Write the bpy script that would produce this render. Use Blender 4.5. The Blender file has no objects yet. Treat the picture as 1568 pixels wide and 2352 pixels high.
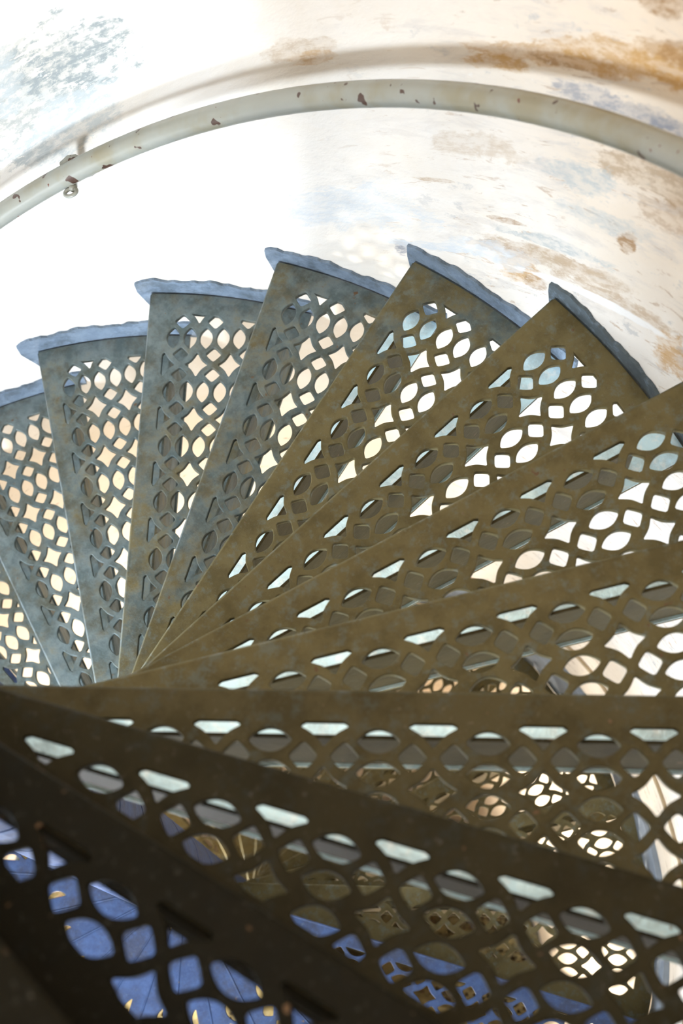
import bpy, bmesh, math, random
from mathutils import Vector, Matrix
random.seed(7)
sc = bpy.context.scene
C = sc.collection
PI = math.pi
R = 1.15                      # inner radius of the tower, metres
RISE = 0.18400904 * R
DPHI = 0.2601002
D0 = -0.01839                 # nosing line offset (in R units)

# ------------------------------------------------------------------ camera
# frame used below: x, y seen from above mirrored, z downwards, unit = R; to_world turns it into metres, z up
def W(x, y, z): return Vector((x * R, -y * R, -z * R))
cam_pos = W(0.18163509, 0.60822914, -2.07409673)
fwd = Vector((0.17025241, 0.27522967, -0.94618325))
right = Vector((0.73054562, -0.67964297, -0.0662459))
down = Vector((-0.66129964, -0.67995151, -0.31677868))
cd = bpy.data.cameras.new('camera'); cam = bpy.data.objects.new('camera', cd); C.objects.link(cam)
m = Matrix((right, -down, -fwd)).transposed().to_4x4(); m.translation = cam_pos
cam.matrix_world = m
cd.sensor_fit = 'VERTICAL'; cd.sensor_height = 36; cd.sensor_width = 24
cd.lens = 3662.58 / 2352 * 36
cd.clip_start = 0.05; cd.clip_end = 60
cd.dof.use_dof = True; cd.dof.focus_distance = 2.45 * R; cd.dof.aperture_fstop = 5.0
sc.camera = cam

# ------------------------------------------------------------------ world, exposure
sc.view_settings.view_transform = 'Standard'; sc.view_settings.look = 'None'
sc.view_settings.gamma = 1; sc.view_settings.use_curve_mapping = False
sc.view_settings.exposure = -0.22
w = bpy.data.worlds.new('sky'); sc.world = w; w.use_nodes = True
w.node_tree.nodes['Background'].inputs[0].default_value = (0.55, 0.75, 1.0, 1)
w.node_tree.nodes['Background'].inputs[1].default_value = 1.0
sc.cycles.max_bounces = 16; sc.cycles.diffuse_bounces = 12

# windows: (azimuth deg, z, half angle deg, half height, watts, colour)
WIN = [(198, 0.02, 9, 0.24, 85, (0.80, 0.90, 1.0)),
       (156, 0.50, 9, 0.24, 120, (0.84, 0.92, 1.0)),
       (178, 3.3, 12, 0.30, 480, (1.0, 0.90, 0.76))]
for i, (a, z, ha, hh, pw, col) in enumerate(WIN):
    ld = bpy.data.lights.new('daylight', 'AREA'); ld.shape = 'RECTANGLE'
    ld.size = 2 * math.radians(ha) * R * 0.95; ld.size_y = 2 * hh * R * 0.95; ld.energy = pw; ld.color = col
    lo = bpy.data.objects.new('daylight', ld); C.objects.link(lo)
    ar = math.radians(a); lo.location = W(1.16 * math.cos(ar), 1.16 * math.sin(ar), z)
    d = W(-math.cos(ar), -math.sin(ar), 0)
    lo.rotation_euler = d.to_track_quat('-Z', 'Y').to_euler()

# unseen overhead lamp added as soft fill, hung under the closed ceiling
ld = bpy.data.lights.new('top_fill', 'AREA'); ld.shape = 'DISK'; ld.size = 1.5 * R; ld.energy = 48; ld.color = (1.0, 0.95, 0.86)
lo = bpy.data.objects.new('top_fill', ld); C.objects.link(lo); lo.location = W(0, 0, -3.15)

# ------------------------------------------------------------------ helpers
def tag(o, label=None, cat=None, group=None, kind=None):
    if label: o['label'] = label
    if cat: o['category'] = cat
    if group: o['group'] = group
    if kind: o['kind'] = kind
    return o
def obj(name, me, mat, parent=None):
    if mat and not me.materials: me.materials.append(mat)
    o = bpy.data.objects.new(name, me); C.objects.link(o); o.parent = parent
    return o
def mesh(name, verts, faces, smooth=False):
    me = bpy.data.meshes.new(name); me.from_pydata([tuple(v) for v in verts], [], faces)
    bm = bmesh.new(); bm.from_mesh(me); bmesh.ops.recalc_face_normals(bm, faces=bm.faces[:]); bm.to_mesh(me); bm.free()
    if smooth:
        for p in me.polygons: p.use_smooth = True
    return me
def empty(name, loc=(0, 0, 0), rz=0):
    o = bpy.data.objects.new(name, None); C.objects.link(o); o.location = loc; o.rotation_euler = (0, 0, rz)
    o.empty_display_size = 0.05
    return o
def tube(path, rad, seg=16, closed=False, cap=True):
    V = []; F = []; n = len(path)
    for i, p in enumerate(path):
        p = Vector(p)
        a = Vector(path[i - 1]) if (i > 0 or closed) else p
        b = Vector(path[(i + 1) % n]) if (i < n - 1 or closed) else p
        t = (b - a).normalized()
        up = Vector((0, 0, 1)) if abs(t.z) < 0.9 else Vector((1, 0, 0))
        s = t.cross(up).normalized(); q = s.cross(t).normalized()
        for k in range(seg):
            g = 2 * PI * k / seg; V.append(p + s * math.cos(g) * rad + q * math.sin(g) * rad)
    m = n if closed else n - 1
    for i in range(m):
        for k in range(seg):
            k2 = (k + 1) % seg; j = (i + 1) % n
            F.append((i * seg + k, i * seg + k2, j * seg + k2, j * seg + k))
    if cap and not closed:
        F.append(tuple(range(seg))[::-1]); F.append(tuple((n - 1) * seg + k for k in range(seg)))
    return V, F
def join(*vf):
    V = []; F = []
    for v, f in vf:
        b = len(V); V += list(v); F += [tuple(i + b for i in q) for q in f]
    return V, F

# ------------------------------------------------------------------ node helpers
class NT:
    def __init__(s, name):
        s.m = bpy.data.materials.new(name); s.m.use_nodes = True; s.t = s.m.node_tree
        s.b = s.t.nodes['Principled BSDF']
    def n(s, typ, **kw):
        x = s.t.nodes.new(typ)
        for k, v in kw.items(): setattr(x, k, v)
        return x
    def l(s, a, b): s.t.links.new(a, b)
    def val(s, inp, v):
        if hasattr(v, 'links'): s.l(v, inp)
        else: inp.default_value = v
    def math(s, op, a, b=0.0, c=0.0, clamp=False):
        x = s.n('ShaderNodeMath', operation=op); x.use_clamp = clamp
        s.val(x.inputs[0], a); s.val(x.inputs[1], b); s.val(x.inputs[2], c); return x.outputs[0]
    def noise(s, vec, scale, detail=4, rough=0.55, dist=0.0):
        x = s.n('ShaderNodeTexNoise'); s.l(vec, x.inputs['Vector'])
        x.inputs['Scale'].default_value = scale; x.inputs['Detail'].default_value = detail
        x.inputs['Roughness'].default_value = rough; x.inputs['Distortion'].default_value = dist
        return x.outputs['Fac']
    def ramp(s, f, lo, hi):
        x = s.n('ShaderNodeMapRange'); x.interpolation_type = 'SMOOTHSTEP'
        s.val(x.inputs[0], f); s.val(x.inputs[1], lo); s.val(x.inputs[2], hi); return x.outputs[0]
    def mix(s, f, a, b):
        x = s.n('ShaderNodeMix', data_type='RGBA')
        s.val(x.inputs['Factor'], f)
        for i, v in ((6, a), (7, b)):
            if hasattr(v, 'links'): s.l(v, x.inputs[i])
            else: x.inputs[i].default_value = (*v, 1)
        return x.outputs[2]
    def bump(s, h, strength, dist):
        x = s.n('ShaderNodeBump'); x.inputs['Strength'].default_value = strength
        x.inputs['Distance'].default_value = dist; s.l(h, x.inputs['Height']); s.l(x.outputs[0], s.b.inputs['Normal'])
    def scaled(s, vec, sx, sy, sz, loc=(0, 0, 0)):
        x = s.n('ShaderNodeMapping'); s.l(vec, x.inputs[0]); x.inputs['Scale'].default_value = (sx, sy, sz)
        x.inputs['Location'].default_value = loc; return x.outputs[0]

def iron_mat(name, base, dark, brown, amount, rough=0.55, rust=0.70, wear_shade=False):
    g = NT(name)
    geo = g.n('ShaderNodeNewGeometry').outputs['Position']
    big = g.noise(geo, 3.2, 3); mid = g.noise(geo, 26, 6, 0.65); fine = g.noise(geo, 120, 5, 0.7)
    c = g.mix(g.ramp(mid, 0.35, 0.66), dark, base)
    s = g.math('ADD', g.math('MULTIPLY', big, 0.5), g.math('MULTIPLY', mid, 0.5))
    if wear_shade:        # paint walked off towards the hub, more on the upper treads
        at = g.n('ShaderNodeAttribute', attribute_type='OBJECT', attribute_name='wear_shade').outputs['Fac']
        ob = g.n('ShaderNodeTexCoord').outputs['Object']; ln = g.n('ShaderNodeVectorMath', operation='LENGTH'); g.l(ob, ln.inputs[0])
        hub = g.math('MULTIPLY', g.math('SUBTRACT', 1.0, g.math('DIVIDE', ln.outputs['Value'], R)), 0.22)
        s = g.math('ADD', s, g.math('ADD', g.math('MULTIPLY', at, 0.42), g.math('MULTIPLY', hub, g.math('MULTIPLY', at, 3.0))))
    c = g.mix(g.math('MULTIPLY', g.ramp(s, 0.60 - amount * 0.3, 0.80 - amount * 0.3), 0.93), c, brown)
    c = g.mix(g.math('MULTIPLY', g.ramp(g.noise(geo, 14, 6, 0.68), 0.42, 0.66), 0.6), c, tuple(x * 0.5 for x in brown))
    c = g.mix(g.math('MULTIPLY', g.ramp(g.noise(geo, 48, 5, 0.7), 0.50, 0.68), 0.40), c, tuple(min(1, x * 1.6 + 0.01) for x in dark))
    if wear_shade: c = g.mix(g.math('MULTIPLY', g.ramp(at, 0.95, 2.0), 0.97), c, (0.005, 0.0045, 0.0025))    # shade over the nearest treads, painted into their colour
    c = g.mix(g.ramp(g.noise(geo, 60, 3, 0.5), rust, rust + 0.06), c, (0.13, 0.08, 0.045))
    c = g.mix(g.math('MULTIPLY', g.ramp(fine, 0.58, 0.75), 0.12), c, (0.42, 0.44, 0.42))
    g.l(c, g.b.inputs['Base Color']); g.b.inputs['Roughness'].default_value = rough
    g.b.inputs['Specular IOR Level'].default_value = 0.06 if wear_shade else 0.2
    g.bump(g.math('ADD', mid, g.math('MULTIPLY', fine, 0.6)), 0.35, 0.004)
    return g.m

M_TREAD = iron_mat('painted_cast_iron', (0.165, 0.205, 0.215), (0.09, 0.12, 0.125), (0.150, 0.124, 0.055), 0.0, wear_shade=True)
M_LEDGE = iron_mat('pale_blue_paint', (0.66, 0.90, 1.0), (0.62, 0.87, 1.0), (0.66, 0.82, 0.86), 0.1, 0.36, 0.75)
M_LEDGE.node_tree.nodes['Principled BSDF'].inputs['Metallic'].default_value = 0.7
M_BACK = iron_mat('dark_riser_iron', (0.052, 0.050, 0.034), (0.036, 0.034, 0.020), (0.070, 0.056, 0.024), 0.9, wear_shade=True)  # riser iron, darker and browner than the tread plates
M_EDGE = iron_mat('worn_edge_highlight', (0.24, 0.29, 0.31), (0.17, 0.21, 0.23), (0.15, 0.135, 0.07), 0.0, wear_shade=True)  # worn rim colour, lightened to paint in the highlight along the nosing
M_FLANGE = iron_mat('blue_painted_edge', (0.20, 0.26, 0.34), (0.15, 0.20, 0.27), (0.10, 0.125, 0.14), 0.0, 0.6, 0.72, wear_shade=True)
M_LAND = iron_mat('blue_painted_landing', (0.034, 0.062, 0.145), (0.024, 0.042, 0.10), (0.06, 0.055, 0.06), 0.15)

def rail_mat():
    g = NT('painted_rail'); geo = g.n('ShaderNodeNewGeometry').outputs['Position']
    c = g.mix(g.ramp(g.noise(geo, 9, 4), 0.4, 0.65), (0.27, 0.285, 0.26), (0.23, 0.215, 0.15))
    f = g.ramp(g.noise(geo, 38, 2, 0.45), 0.655, 0.675)
    c = g.mix(f, c, (0.06, 0.030, 0.020))
    c = g.mix(g.ramp(g.noise(g.scaled(geo, 1, 1, 1, (3, 1, 7)), 70, 2), 0.73, 0.75), c, (0.11, 0.035, 0.02))
    g.l(c, g.b.inputs['Base Color']); g.b.inputs['Roughness'].default_value = 0.30
    return g.m
M_RAIL = rail_mat()

def wall_mat():
    g = NT('peeling_plaster')
    uv = g.n('ShaderNodeUVMap').outputs[0]; sp = g.n('ShaderNodeSeparateXYZ'); g.l(uv, sp.inputs[0])
    u, v = sp.outputs[0], sp.outputs[1]        # u = azimuth in degrees / 100, v = depth below the fifth tread / R
    wv = g.math('ADD', v, g.math('MULTIPLY', u, 1.235))     # streaks run along the rise of the stair
    slope = g.n('ShaderNodeCombineXYZ')
    g.l(g.math('MULTIPLY', u, 1.75), slope.inputs[0]); g.l(wv, slope.inputs[1])
    sv = slope.outputs[0]
    n1 = g.noise(sv, 3.0, 6, 0.62, 0.4)
    st = g.noise(g.scaled(sv, 1.0, 2.6, 1), 6.5, 9, 0.70, 0.5)
    fs = g.noise(g.scaled(sv, 1.0, 3.0, 1), 17.0, 8, 0.72, 0.6)
    n2 = g.noise(sv, 13, 8, 0.68, 0.3); n3 = g.noise(sv, 45, 5, 0.7)
    rag = g.math('SUBTRACT', g.math('ADD', g.math('MULTIPLY', n2, 0.6), g.math('MULTIPLY', fs, 0.4)), 0.5)
    def blob(cu, cv, su, sw, amp=5.0, soft=0.16):
        # 1 inside a ragged spot, stretched along the streaks
        du = g.math('DIVIDE', g.math('SUBTRACT', u, cu), su); dw = g.math('DIVIDE', g.math('SUBTRACT', wv, cv + 1.235 * cu), sw)
        d = g.math('SQRT', g.math('ADD', g.math('MULTIPLY', du, du), g.math('MULTIPLY', dw, dw)))
        d = g.math('ADD', d, g.math('MULTIPLY', rag, amp))
        return g.math('SUBTRACT', 1.0, g.ramp(d, 0.95 - soft, 0.95 + soft))
    c = g.mix(g.ramp(n1, 0.35, 0.7), (0.84, 0.82, 0.79), (0.78, 0.72, 0.64))
    side = g.ramp(u, -0.36, 0.02)
    # cream-coloured limewash higher up on the right
    warm = g.math('MULTIPLY', g.ramp(u, -0.30, 0.05), g.math('SUBTRACT', 1.0, g.ramp(v, -0.50, -0.10)))
    c = g.mix(g.math('MULTIPLY', warm, 0.55), c, (0.80, 0.64, 0.46))
    c = g.mix(g.math('MULTIPLY', g.ramp(st, 0.50, 0.66), g.math('MULTIPLY', side, 0.65)), c, (0.58, 0.55, 0.53))
    c = g.mix(g.math('MULTIPLY', g.ramp(fs, 0.585, 0.64), g.math('MULTIPLY', side, 0.7)), c, (0.50, 0.38, 0.28))
    c = g.mix(g.math('MULTIPLY', g.ramp(n2, 0.60, 0.66), g.math('MULTIPLY', side, 0.6)), c, (0.46, 0.48, 0.50))
    patchy = g.math('ADD', 0.35, g.math('MULTIPLY', 0.65, g.ramp(g.math('ADD', g.math('MULTIPLY', fs, 0.5), g.math('MULTIPLY', n3, 0.5)), 0.44, 0.56)))
    dgr = (0.24, 0.28, 0.29); grey = (0.46, 0.51, 0.53); och = (0.52, 0.30, 0.09); tan = (0.50, 0.38, 0.26); brn = (0.36, 0.21, 0.09); slate = (0.26, 0.28, 0.34); lb = (0.66, 0.71, 0.76)
    for (cu, cv, a, b, col, k) in [
        (-0.50, -0.06, 0.060, 0.10, dgr, 0.75), (-0.445, -0.175, 0.050, 0.075, dgr, 0.95), (-0.475, 0.00, 0.045, 0.07, grey, 0.8), (-0.56, -0.04, 0.05, 0.09, grey, 0.7),
        (-0.215, 0.10, 0.07, 0.06, lb, 0.8), (-0.27, 0.16, 0.06, 0.04, lb, 0.5), (-0.10, -0.235, 0.035, 0.030, tan, 0.5),
        (-0.252, -0.278, 0.024, 0.022, tan, 0.6), (-0.243, -0.265, 0.016, 0.012, och, 0.55),
        (-0.085, -0.447, 0.030, 0.014, och, 0.85), (-0.045, -0.520, 0.050, 0.016, och, 0.6), (-0.022, -0.545, 0.030, 0.012, brn, 0.7),
        (0.015, -0.620, 0.050, 0.030, och, 0.75), (0.050, -0.665, 0.030, 0.035, och, 0.9), (0.062, -0.71, 0.03, 0.02, brn, 0.7), (-0.03, -0.67, 0.05, 0.012, tan, 0.8),
        (0.035, -0.755, 0.018, 0.022, brn, 0.9), (-0.10, -0.62, 0.06, 0.012, tan, 0.6), (-0.17, -0.50, 0.03, 0.02, lb, 0.7),
        (-0.010, -0.505, 0.028, 0.020, slate, 0.75), (0.030, -0.548, 0.030, 0.018, slate, 0.5), (0.060, -0.575, 0.016, 0.02, slate, 0.85),  # slate streaks beside the rail: shadow put into the wall colour
        (0.060, -0.475, 0.045, 0.040, tan, 0.95), (0.085, -0.44, 0.04, 0.03, brn, 0.5), (-0.005, -0.335, 0.030, 0.03, grey, 0.8), (0.015, -0.28, 0.04, 0.02, grey, 0.6),
        (0.045, -0.285, 0.007, 0.022, brn, 0.9), (-0.035, -0.075, 0.050, 0.014, tan, 0.75), (0.000, -0.105, 0.055, 0.022, tan, 0.7), (-0.02, -0.13, 0.05, 0.014, grey, 0.8),
        (0.05, -0.135, 0.060, 0.018, tan, 0.8), (-0.050, 0.012, 0.016, 0.035, och, 0.8), (-0.075, -0.005, 0.025, 0.014, brn, 0.7), (-0.035, 0.02, 0.010, 0.02, brn, 0.7),
        (-0.085, 0.03, 0.04, 0.03, lb, 0.8), (0.115, -0.165, 0.020, 0.05, och, 0.8), (-0.064, -0.10, 0.020, 0.006, brn, 0.8), (-0.135, -0.09, 0.018, 0.005, tan, 0.8),
        (-0.173, 0.168, 0.009, 0.022, slate, 0.9), (-0.140, 0.115, 0.05, 0.012, lb, 0.9)]:
        c = g.mix(g.math('MULTIPLY', g.math('MULTIPLY', blob(cu, cv, a * 1.15, b * 1.15), k), patchy), c, col)
    # white paint splashes
    c = g.mix(g.math('MULTIPLY', g.ramp(n3, 0.62, 0.70), 0.4), c, (0.86, 0.86, 0.85))
    c = g.mix(g.math('MULTIPLY', blob(0.03, -0.088, 0.08, 0.012, 2.0), 0.9), c, (0.88, 0.89, 0.90))
    # lower storey: warmer tone, brown run streaks
    low = g.ramp(v, 1.0, 1.25)
    c = g.mix(g.math('MULTIPLY', low, 0.6), c, (0.76, 0.64, 0.48))
    c = g.mix(g.math('MULTIPLY', g.ramp(fs, 0.60, 0.64), g.math('MULTIPLY', low, 0.7)), c, (0.30, 0.20, 0.12))
    g.l(c, g.b.inputs['Base Color']); g.b.inputs['Roughness'].default_value = 0.8
    g.bump(g.math('ADD', n2, g.math('MULTIPLY', n3, 0.4)), 0.25, 0.01)
    return g.m
M_WALL = wall_mat()
def simple(name, col, rough=0.7):
    g = NT(name); geo = g.n('ShaderNodeNewGeometry').outputs['Position']
    k = g.noise(geo, 18, 5)
    c = g.mix(g.ramp(k, 0.3, 0.7), tuple(x * 0.8 for x in col), col)
    g.l(c, g.b.inputs['Base Color']); g.b.inputs['Roughness'].default_value = rough
    return g.m
M_TRIM = simple('grey_blue_wall_paint', (0.22, 0.27, 0.34)); M_TAN = simple('tan_line', (0.45, 0.35, 0.22))
M_FLOOR = simple('stone_floor', (0.42, 0.36, 0.28)); M_FRAME = simple('white_window_paint', (0.7, 0.7, 0.68))
gg = NT('window_glass'); _t = gg.n('ShaderNodeBsdfTransparent'); _g = gg.n('ShaderNodeBsdfGlossy'); _g.inputs['Roughness'].default_value = 0.02
_x = gg.n('ShaderNodeMixShader'); _x.inputs[0].default_value = 0.06; gg.l(_t.outputs[0], _x.inputs[1]); gg.l(_g.outputs[0], _x.inputs[2])
gg.l(_x.outputs[0], gg.t.nodes['Material Output'].inputs[0]); M_GLASS = gg.m

# ------------------------------------------------------------------ tower shell
ZT, ZB = -3.2, 9.0
az = [i * 2 for i in range(181)]
zs = [ZT]
while zs[-1] < ZB - 1e-6: zs.append(round(zs[-1] + 0.06, 4))
def in_win(a, z):
    for (wa, wz, ha, hh, *_) in WIN:
        if abs((a - wa + 180) % 360 - 180) < ha and abs(z - wz) < hh: return True
    return False
V = []; F = []; UV = []
def ring_pt(a, z, r=1.0): t = math.radians(a); return W(r * math.cos(t), r * math.sin(t), z)
nz = len(zs)
A = [-180 + x for x in az]
for a in A:
    for z in zs: V.append(ring_pt(a, z, 1.0)); UV.append((a / 100, z))
for i in range(len(A) - 1):
    for j in range(nz - 1):
        if in_win((A[i] + A[i + 1]) / 2, (zs[j] + zs[j + 1]) / 2): continue
        F.append((i * nz + j, i * nz + j + 1, (i + 1) * nz + j + 1, (i + 1) * nz + j))
# outer face of the masonry so that the wall has its thickness
nb = len(V)
for a in A:
    for z in zs: V.append(ring_pt(a, z, 1.30)); UV.append((a / 100, z))
for i in range(len(A) - 1):
    for j in range(nz - 1):
        if in_win((A[i] + A[i + 1]) / 2, (zs[j] + zs[j + 1]) / 2): continue
        F.append((nb + i * nz + j, nb + (i + 1) * nz + j, nb + (i + 1) * nz + j + 1, nb + i * nz + j + 1))
# window reveals
def cellw(i, j): return in_win((A[i] + A[i + 1]) / 2, (zs[j] + zs[j + 1]) / 2)
for i in range(1, len(A) - 2):
    for j in range(1, nz - 2):
        if not cellw(i, j): continue
        for (di, dj, p, q) in ((-1, 0, (i, j), (i, j + 1)), (1, 0, (i + 1, j), (i + 1, j + 1)), (0, -1, (i, j), (i + 1, j)), (0, 1, (i, j + 1), (i + 1, j + 1))):
            if not cellw(i + di, j + dj):
                a_, b_ = p[0] * nz + p[1], q[0] * nz + q[1]
                F.append((a_, b_, nb + b_, nb + a_))
me = bpy.data.meshes.new('wall_round'); me.from_pydata([tuple(v) for v in V], [], F)
uvl = me.uv_layers.new(name='UVMap')
for l in me.loops: uvl.data[l.index].uv = UV[l.vertex_index]
for p in me.polygons: p.use_smooth = True
bm = bmesh.new(); bm.from_mesh(me)
for e in bm.edges:
    if len(e.link_faces) == 2 and e.calc_face_angle(0) > 0.5: e.smooth = False
bm.to_mesh(me); bm.free()
tag(obj('wall_round', me, M_WALL), 'curved white plaster tower wall, peeling and rust stained', 'wall', kind='structure')
def disc(z, th, r=1.3):
    n = 64; v = [ring_pt(360 * k / n, z, r) for k in range(n)] + [ring_pt(360 * k / n, z + th, r) for k in range(n)]
    f = [tuple(range(n)), tuple(range(n, 2 * n))[::-1]] + [(k, (k + 1) % n, n + (k + 1) % n, n + k) for k in range(n)]
    return v, f
tag(obj('floor', mesh('floor', *disc(ZB, 0.1)), M_FLOOR), 'stone floor at the foot of the tower', 'floor', kind='structure')
tag(obj('ceiling', mesh('ceiling', *disc(ZT - 0.1, 0.1)), M_FLOOR), 'plain ceiling closing the stair tower', 'ceiling', kind='structure')
for i, (a, z, ha, hh, *_) in enumerate(WIN):
    def P(da, dz, r): return ring_pt(a + da, z + dz, r)
    def bar(a0, a1, z0, z1, r0=1.10, r1=1.13):
        v = [P(x, y, r) for r in (r0, r1) for x, y in ((a0, z0), (a1, z0), (a1, z1), (a0, z1))]
        return v, [(0, 1, 2, 3), (7, 6, 5, 4), (0, 4, 5, 1), (1, 5, 6, 2), (2, 6, 7, 3), (3, 7, 4, 0)]
    fr = join(bar(-ha, -ha + 1, -hh, hh), bar(ha - 1, ha, -hh, hh), bar(-ha, ha, -hh, -hh + .02), bar(-ha, ha, hh - .02, hh), bar(-.4, .4, -hh, hh))
    wo = tag(obj('window_%d' % (i + 1), mesh('window_frame', *fr), M_FRAME), 'small white framed window deep in the tower wall', 'window', kind='structure')
    pane = bar(-ha, ha, -hh, hh, 1.113, 1.117)
    obj('glass_pane', mesh('glass_pane', *pane), M_GLASS, wo)

# ------------------------------------------------------------------ the pierced pattern (units of R)
PU, PV, U0, V0 = 0.10509505, 0.0602, 0.8508, 0.0146
def shape(kind, cu, cv):
    P = []
    if kind == 'big':
        T = [(0.0245, 0), (0, 0.0212), (-0.0245, 0), (0, -0.0212)]
        for k in range(4):
            a, b = T[k], T[(k + 1) % 4]
            for t in (0.05, 0.2, 0.35, 0.5, 0.65, 0.8, 0.95):
                s = 1 - 0.17 * math.sin(PI * t)
                P.append(((a[0] * (1 - t) + b[0] * t) * s, (a[1] * (1 - t) + b[1] * t) * s))
    elif kind == 'small':
        T = [(0.0144, 0), (0, 0.0145), (-0.0144, 0), (0, -0.0145)]
        for k in range(4):
            a, b = T[k], T[(k + 1) % 4]
            for t in (0.1, 0.3, 0.5, 0.7, 0.9):
                s = 1 + 0.06 * math.sin(PI * t)
                P.append(((a[0] * (1 - t) + b[0] * t) * s, (a[1] * (1 - t) + b[1] * t) * s))
    else:
        hl, hh = 0.0216, 0.0122; sg = 1 if kind == 'lens_up' else -1
        N = 11
        for s in (1, -1):
            for k in range(N):
                x = -1 + 2 * (k + 0.25) / (N - 0.5); x *= s
                y = (1 - abs(x) ** 2.1) * (1.0 if s * sg > 0 else 0.92)
                P.append((x * hl, -y * hh * s))
    return [(cu + x, cv + y) for x, y in P]
def clip(P, a, b, c):         # keep a*u + b*v + c >= 0
    out = []
    for i in range(len(P)):
        p, q = P[i], P[(i + 1) % len(P)]
        dp = a * p[0] + b * p[1] + c; dq = a * q[0] + b * q[1] + c
        if dp >= 0: out.append(p)
        if dp * dq < 0:
            t = dp / (dp - dq); out.append((p[0] + (q[0] - p[0]) * t, p[1] + (q[1] - p[1]) * t))
    return out
def area(P): return 0.5 * sum(P[i][0] * P[(i + 1) % len(P)][1] - P[(i + 1) % len(P)][0] * P[i][1] for i in range(len(P)))
def tidy(P):
    Q = []
    for p in P:
        if not Q or math.dist(p, Q[-1]) > 0.0006: Q.append(p)
    if len(Q) > 1 and math.dist(Q[0], Q[-1]) < 0.0006: Q.pop()
    return Q
def holes(cuts):
    H = []
    for i in range(-2, 9):
        for j in range(-1, 8):
            cu, cv = U0 - i * PU, V0 + j * PV
            for kind, x, y in (('big', cu, cv), ('lens_up', cu - PU / 2, cv + 0.01505), ('lens_dn', cu - PU / 2, cv - 0.01505),
                               ('small', cu - 0.19 * PU, cv + PV / 2), ('small', cu + 0.19 * PU, cv + PV / 2)):
                P = shape(kind, x, y)
                r = math.hypot(x, y)
                if r > 1.0 or (y < 0.03 and x > 0.93): continue
                full = abs(area(P))
                P = clip(P, -x / r, -y / r, 0.953)
                for c in cuts: P = clip(P, *c) if len(P) > 2 else P
                if len(P) < 3: continue
                P = tidy(P)
                if len(P) >= 3 and abs(area(P)) > max(0.22 * full, 0.00007): H.append(P)
    return H
def plate(name, outline, H, th=0.0105, bev=0.0013):
    cu = bpy.data.curves.new(name, 'CURVE'); cu.dimensions = '2D'; cu.fill_mode = 'BOTH'
    for P in [outline] + H:
        s = cu.splines.new('POLY'); s.points.add(len(P) - 1); s.use_cyclic_u = True
        for k, (x, y) in enumerate(P): s.points[k].co = (x * R, -y * R, 0, 1)
    cu.extrude = (th / 2 - bev) * R; cu.bevel_depth = bev * R; cu.bevel_resolution = 1; cu.offset = -bev * R
    o = bpy.data.objects.new(name, cu); C.objects.link(o)
    bpy.context.view_layer.update()
    me = bpy.data.meshes.new_from_object(o.evaluated_get(bpy.context.evaluated_depsgraph_get()))
    bpy.data.objects.remove(o); bpy.data.curves.remove(cu)
    me.transform(Matrix.Translation((0, 0, -th / 2 * R)))
    me.name = name; me.materials.clear()
    return me
def arc_outline(lo, hi, rin=0.05, rout=0.992):
    # lo, hi: functions v(u) of the two straight sides
    def hit(fn, r):
        a, b = 0, 1.2
        for _ in range(50):
            mU = (a + b) / 2
            if math.hypot(mU, fn(mU)) < r: a = mU
            else: b = mU
        return (a, fn(a))
    p0, p1 = hit(lo, rout), hit(hi, rout); a0, a1 = math.atan2(p0[1], p0[0]), math.atan2(p1[1], p1[0])
    out = [(rout * math.cos(a0 + (a1 - a0) * k / 14), rout * math.sin(a0 + (a1 - a0) * k / 14)) for k in range(15)]
    q0, q1 = hit(lo, rin), hit(hi, rin)
    return [q0] + out + [q1]
TN = math.tan(DPHI)
FRONT = lambda u: 0.0250 + 0.2661 * u          # hidden rear edge, lying under the next tread up
me_tread = plate('tread_plate', arc_outline(lambda u: D0, FRONT),
                 holes([(0, 1, -0.0112), (TN, -1, -0.029), (1, 0, -0.175)]))
ANG_L = 2 * PI - math.radians(89.4 + 59.6) + 0.02
NL = 14; LA = ANG_L / NL
me_land = plate('pierced_panel', arc_outline(lambda u: 0.002, lambda u: math.tan(LA) * u - 0.001),
                holes([(0, 1, -0.028), (math.tan(LA), -1, -0.026), (1, 0, -0.15)]))

def riser_mesh(height, name='riser', vt=0.0215, vb=0.0165, u1=0.885):
    # upright plate set back behind the nosing, standing on the tread below
    v = []; th = 0.0105
    for (u, r) in ((0.07, 0), (u1, 0)):
        for off in (0, 0.004):
            v.append(Vector((u * R, -(vt + off) * R, -th * R))); v.append(Vector((u * R, -(vb + off) * R, -(height - 0.0016) * R)))
    return mesh(name, v, [(0, 1, 3, 2), (4, 6, 7, 5), (0, 4, 5, 1), (2, 3, 7, 6), (0, 2, 6, 4), (1, 5, 7, 3)])
me_riser = riser_mesh(0.184); me_riser2 = riser_mesh(0.184)
def ledge_mesh(va, vb=0.0245):
    # pale unworn strip of the tread, under the nosing of the tread above
    c, s_ = math.cos(DPHI), math.sin(DPHI); v = []
    for z in (0.0, -0.0015):
        for (r, vv) in ((0.10, va), (0.991, va), (0.991, vb), (0.10, vb)):
            u = math.sqrt(r * r - vv * vv); x, y = u * c - vv * s_, u * s_ + vv * c
            v.append(Vector((x * R, -y * R, -z * R)))
    return mesh('rear_ledge', v, [(0, 1, 2, 3), (7, 6, 5, 4), (0, 4, 5, 1), (1, 5, 6, 2), (2, 6, 7, 3), (3, 7, 4, 0)])
me_ledge = [ledge_mesh(-0.047), ledge_mesh(-0.030), ledge_mesh(-0.012)]; me_ledge_plain = ledge_mesh(-0.047)
def edge_mesh():
    v, f = tube([Vector((u * R, -(D0 + 0.0012) * R, -0.0042 * R)) for u in (0.085, 0.4, 0.7, 0.989)], 0.0036 * R, 12)
    return mesh('nosing', v, f, True)
me_edge = edge_mesh()
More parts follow.
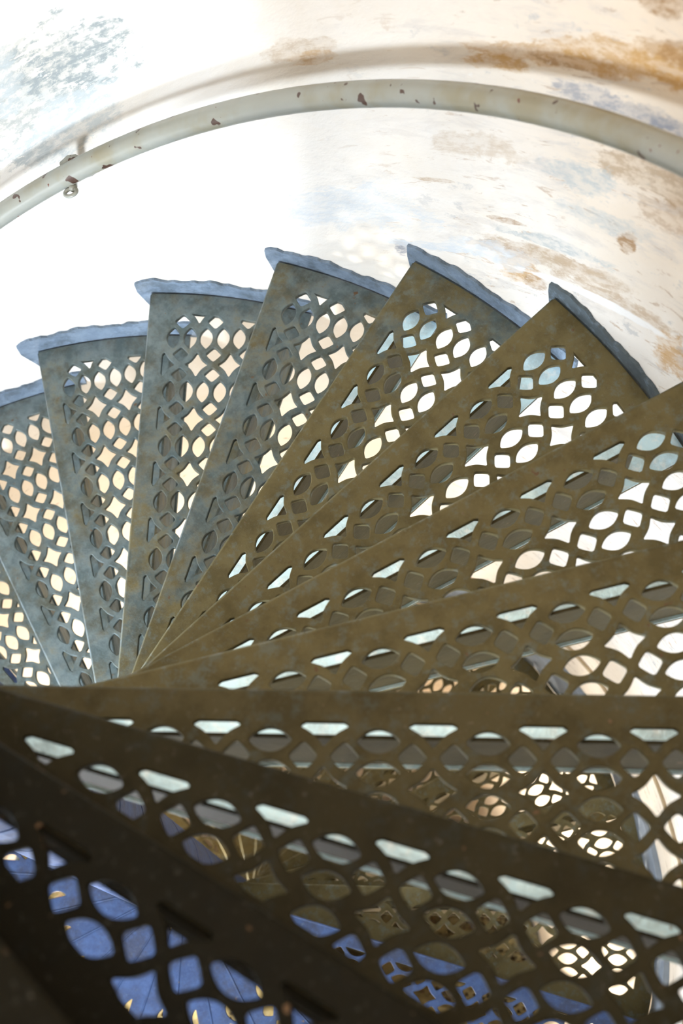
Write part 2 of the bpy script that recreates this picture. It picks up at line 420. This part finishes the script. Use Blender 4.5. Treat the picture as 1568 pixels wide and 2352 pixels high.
def sleeve_mesh(h, r0=0.062, r1=0.082):
    n = 40; v = []; f = []
    prof = [(r0, 0.001), (r1 - 0.004, 0.001), (r1, 0.005), (r1, h - 0.005), (r1 - 0.004, h - 0.001), (r0, h - 0.001)]
    for k in range(n):
        t = 2 * PI * k / n
        for r, z in prof: v.append(Vector((r * R * math.cos(t), r * R * math.sin(t), -z * R)))
    m = len(prof)
    for k in range(n):
        for j in range(m): f.append((k * m + j, k * m + (j + 1) % m, ((k + 1) % n) * m + (j + 1) % m, ((k + 1) % n) * m + j))
    me = mesh('hub_sleeve', v, f)
    return me
me_sleeve = sleeve_mesh(0.184)
def flange_mesh(seed, a0, ht):
    # painted strip standing against the wall over the outer end of a tread, ragged along its top
    rnd = random.Random(seed); v = []; f = []
    a1 = 17.0; n = 60; ph = [rnd.uniform(0, 6) for _ in range(4)]
    for k in range(n + 1):
        a = a0 + (a1 - a0) * k / n; t = math.radians(a)
        top = -ht + 0.004 * math.sin(a * 0.9 + ph[0]) + 0.002 * math.sin(a * 3.1 + ph[1]) + 0.0015 * rnd.uniform(-1, 1)
        bot = 0.012
        if a < -1.2: bot = 0.10 * (a - a0) / (-1.2 - a0) + 0.0; top += 0.02 * (-1.2 - a) / 2
        for r in (0.9945, 0.9995):
            for z in (top, bot): v.append(Vector((r * R * math.cos(t), -r * R * math.sin(t), -z * R)))
    for k in range(n):
        b = 4 * k; c = b + 4
        f += [(b, b + 1, c + 1, c), (b + 2, c + 2, c + 3, b + 3), (b, c, c + 2, b + 2), (b + 1, b + 3, c + 3, c + 1)]
    f += [(0, 2, 3, 1), (4 * n, 4 * n + 1, 4 * n + 3, 4 * n + 2)]
    return mesh('wall_flange', v, f)
me_fl = [flange_mesh(0, -3.2, .050), flange_mesh(1, -3.0, .050), flange_mesh(2, -2.6, .042), flange_mesh(3, -2.4, .036), flange_mesh(4, -1.9, .040), flange_mesh(5, -1.9, .030)]

# ------------------------------------------------------------------ stairs
def make_tread(a, z, k, label, group):
    t = empty('stair_tread', W(0, 0, z), -a)
    tag(t, label, 'stair tread', group)
    wv = {-1: .12, 0: .10, 1: .14, 2: .22, 3: .32, 4: .5, 5: .8, 6: .95, 7: 1.08, 8: 1.45, 9: 1.75, 10: 2.0, 11: 2.0}.get(k, 2.0 if k > 5 else .12) if group != G2 else 0.8  # browning per tread; the highest values paint shade onto the nearest ones
    for o in (obj('tread_plate', me_tread, M_TREAD, t), obj('riser', me_riser2 if (k <= 3 and group != G2) else me_riser, M_TREAD if (k <= 3 and group != G2) else M_BACK, t), obj('nosing', me_edge, M_EDGE, t), obj('hub_sleeve', me_sleeve, M_LAND, t)): o['wear_shade'] = wv
    if group == G2 or k <= 2: obj('rear_ledge', me_ledge_plain, M_TREAD, t)['wear_shade'] = wv
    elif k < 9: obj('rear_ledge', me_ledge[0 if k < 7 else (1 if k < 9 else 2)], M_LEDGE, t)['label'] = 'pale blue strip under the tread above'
    obj('wall_flange', me_fl[min(max(k, 0), 5)], M_FLANGE, t)['wear_shade'] = 0.85 if k > 4 else (0.3 if k == 4 else 0.0)
    return t
LBL = {
 11: 'nearly black pierced iron stair tread in the bottom left corner, nearest of all',
 10: 'dark blurred iron stair tread, second nearest, its edge running to the bottom centre',
 9: 'dark brown pierced iron stair tread, its edge sloping down from left to right',
 8: 'dark brown pierced iron stair tread whose front edge lies level across the picture',
 7: 'olive brown pierced iron stair tread just above the level one, edge rising gently',
 6: 'olive brown iron stair tread cut off at the right, second above the level one',
 5: 'olive brown pierced iron stair tread, rightmost with its outer corner seen against the wall',
 4: 'pierced iron stair tread with a dark paint drip on the wall at its outer corner',
 3: 'pierced iron stair tread left of the paint drip, grey turning brown at the hub',
 2: 'blue grey pierced iron stair tread with an upright front edge, left of centre',
 1: 'blue grey pierced iron stair tread, leftmost with its outer corner in view',
 0: 'dark blue grey pierced iron stair tread at the left edge, its outer corner cut off',
 -1: 'shadowed pierced iron stair tread at the left edge, below the one with the cut-off corner',
}
G1 = 'pierced cast iron treads of the upper flight'; G2 = 'pierced cast iron treads of the lower flight'
for k in range(12, -2, -1):
    lab = LBL.get(k, 'black pierced iron stair tread beside the camera, one above the bottom left corner')
    make_tread((k - 5) * DPHI, -(k - 5) * RISE / R, k, lab, G1)
ZL = 7 * RISE / R
th_l = math.radians(59.6)
for j in range(1, 34):
    make_tread(th_l - j * DPHI, ZL + j * RISE / R, j, {
        1: 'dark pierced iron stair tread one step below the edge of the dark blue landing',
        2: 'dark pierced iron stair tread two steps below the edge of the dark blue landing',
        3: 'dark pierced iron stair tread three steps below the edge of the dark blue landing'}.get(j) or 'pierced iron stair tread of the lower flight, glimpsed through the holes of nearer treads', G2)
# landing: flat panels between the two flights, one fixed platform
L = empty('stair_landing', W(0, 0, ZL), -th_l)
tag(L, 'dark blue pierced iron landing seen far below through the holes of the nearest treads', 'landing')
v, f = tube([Vector((0.1 * R, -0.001 * R, -0.001 * R)), Vector((0.985 * R, -0.001 * R, -0.001 * R))], 0.0025 * R, 8)
me_seam = mesh('seam', v, f)
for i in range(NL):
    p = obj('pierced_panel', me_land, M_LAND, L); p.rotation_euler = (0, 0, -i * LA)
    obj('seam', me_seam, M_LAND, p)
obj('riser', riser_mesh(0.184, 'landing_riser', u1=0.98), M_BACK, L)
obj('hub_sleeve', me_sleeve, M_LAND, L)

# ------------------------------------------------------------------ column, rail
n = 40; zc0, zc1 = -2.6, ZB
cv = [(0.058 * R * math.cos(2 * PI * k / n), 0.058 * R * math.sin(2 * PI * k / n), -z * R) for z in (zc0, zc1) for k in range(n)]
cf = [(k, (k + 1) % n, n + (k + 1) % n, n + k) for k in range(n)] + [tuple(range(n)), tuple(range(n, 2 * n))[::-1]]
tag(obj('central_column', mesh('central_column', cv, cf, False), M_LAND), 'central iron column carrying the spiral stair treads', 'column')

RR, RC = 0.935, -0.5580
def rail_pt(a, r=RR, dz=0): t = math.radians(a); return W(r * math.cos(t), r * math.sin(t), -0.01235 * a + RC + dz)
path = [rail_pt(a) for a in [60 - k * 2 for k in range(84)]]
v, f = tube(path, 0.0172 * R, 24)
rail = obj('handrail', mesh('handrail', v, f, True), M_RAIL)
tag(rail, 'grey painted round handrail with rust spots curving along the wall', 'handrail')
for ab in (-47.6, 30.0, -95.0):
    # arm rising from the wall under the rail, a saddle on its outer side and an eye curling past the inner side
    pts = [rail_pt(ab, 0.999, 0.085), rail_pt(ab, 0.975, 0.062), rail_pt(ab, 0.948, 0.034), rail_pt(ab + .25, 0.926, 0.022), rail_pt(ab + .4, 0.916, 0.014)]
    v1 = tube(pts, 0.0065 * R, 12)
    eye = [rail_pt(ab + .1 + 0.62 * math.cos(s), 0.9125 + 0.0065 * math.sin(s), 0.016 + 0.004 * math.cos(s)) for s in [2 * PI * k / 20 for k in range(20)]]
    v2 = tube(eye, 0.0032 * R, 10, closed=True)
    lug = tube([rail_pt(ab, 0.9995, 0.085), rail_pt(ab, 0.992, 0.085)], 0.022 * R, 20)
    yoke = tube([rail_pt(ab - .55, RR + 0.0190, 0.0), rail_pt(ab + .1, RR + 0.0235, 0.0), rail_pt(ab + .75, RR + 0.0190, 0.0)], 0.0085 * R, 12)
    obj('bracket', mesh('bracket', *join(v1, v2, lug, yoke), True), M_RAIL, rail)

# painted skirting of the lower flight and the thin tan line above it
def strip(name, a0, a1, ftop, fbot, r0, r1, mat, label):
    v = []; f = []; n = 90
    for k in range(n + 1):
        a = a0 + (a1 - a0) * k / n
        for r in (r0, r1):
            for z in (ftop(a), fbot(a)): v.append(ring_pt(a, z, r))
    for k in range(n):
        b = 4 * k; c = b + 4
        f += [(b, b + 1, c + 1, c), (b + 2, c + 2, c + 3, b + 3), (b, c, c + 2, b + 2), (b + 1, b + 3, c + 3, c + 1)]
    f += [(0, 2, 3, 1), (4 * n, 4 * n + 1, 4 * n + 3, 4 * n + 2)]
    return tag(obj(name, mesh(name, v, f), mat), label, 'trim', kind='structure')
hx = lambda a: 2.02 - 0.01235 * a
strip('trim_1', 62, -60, lambda a: min(1.80 - 0.0062 * a, hx(a) - 0.07), lambda a: hx(a) + 0.04 if a < 12 else hx(a) + 0.10, 0.988, 0.9995, M_TRIM, 'grey blue painted skirting following the lower flight along the wall')
strip('trim_2', 62, -60, lambda a: 1.651 - 0.01235 * a, lambda a: 1.665 - 0.01235 * a, 0.994, 0.9995, M_TAN, 'thin tan strip running along the wall above the lower flight')
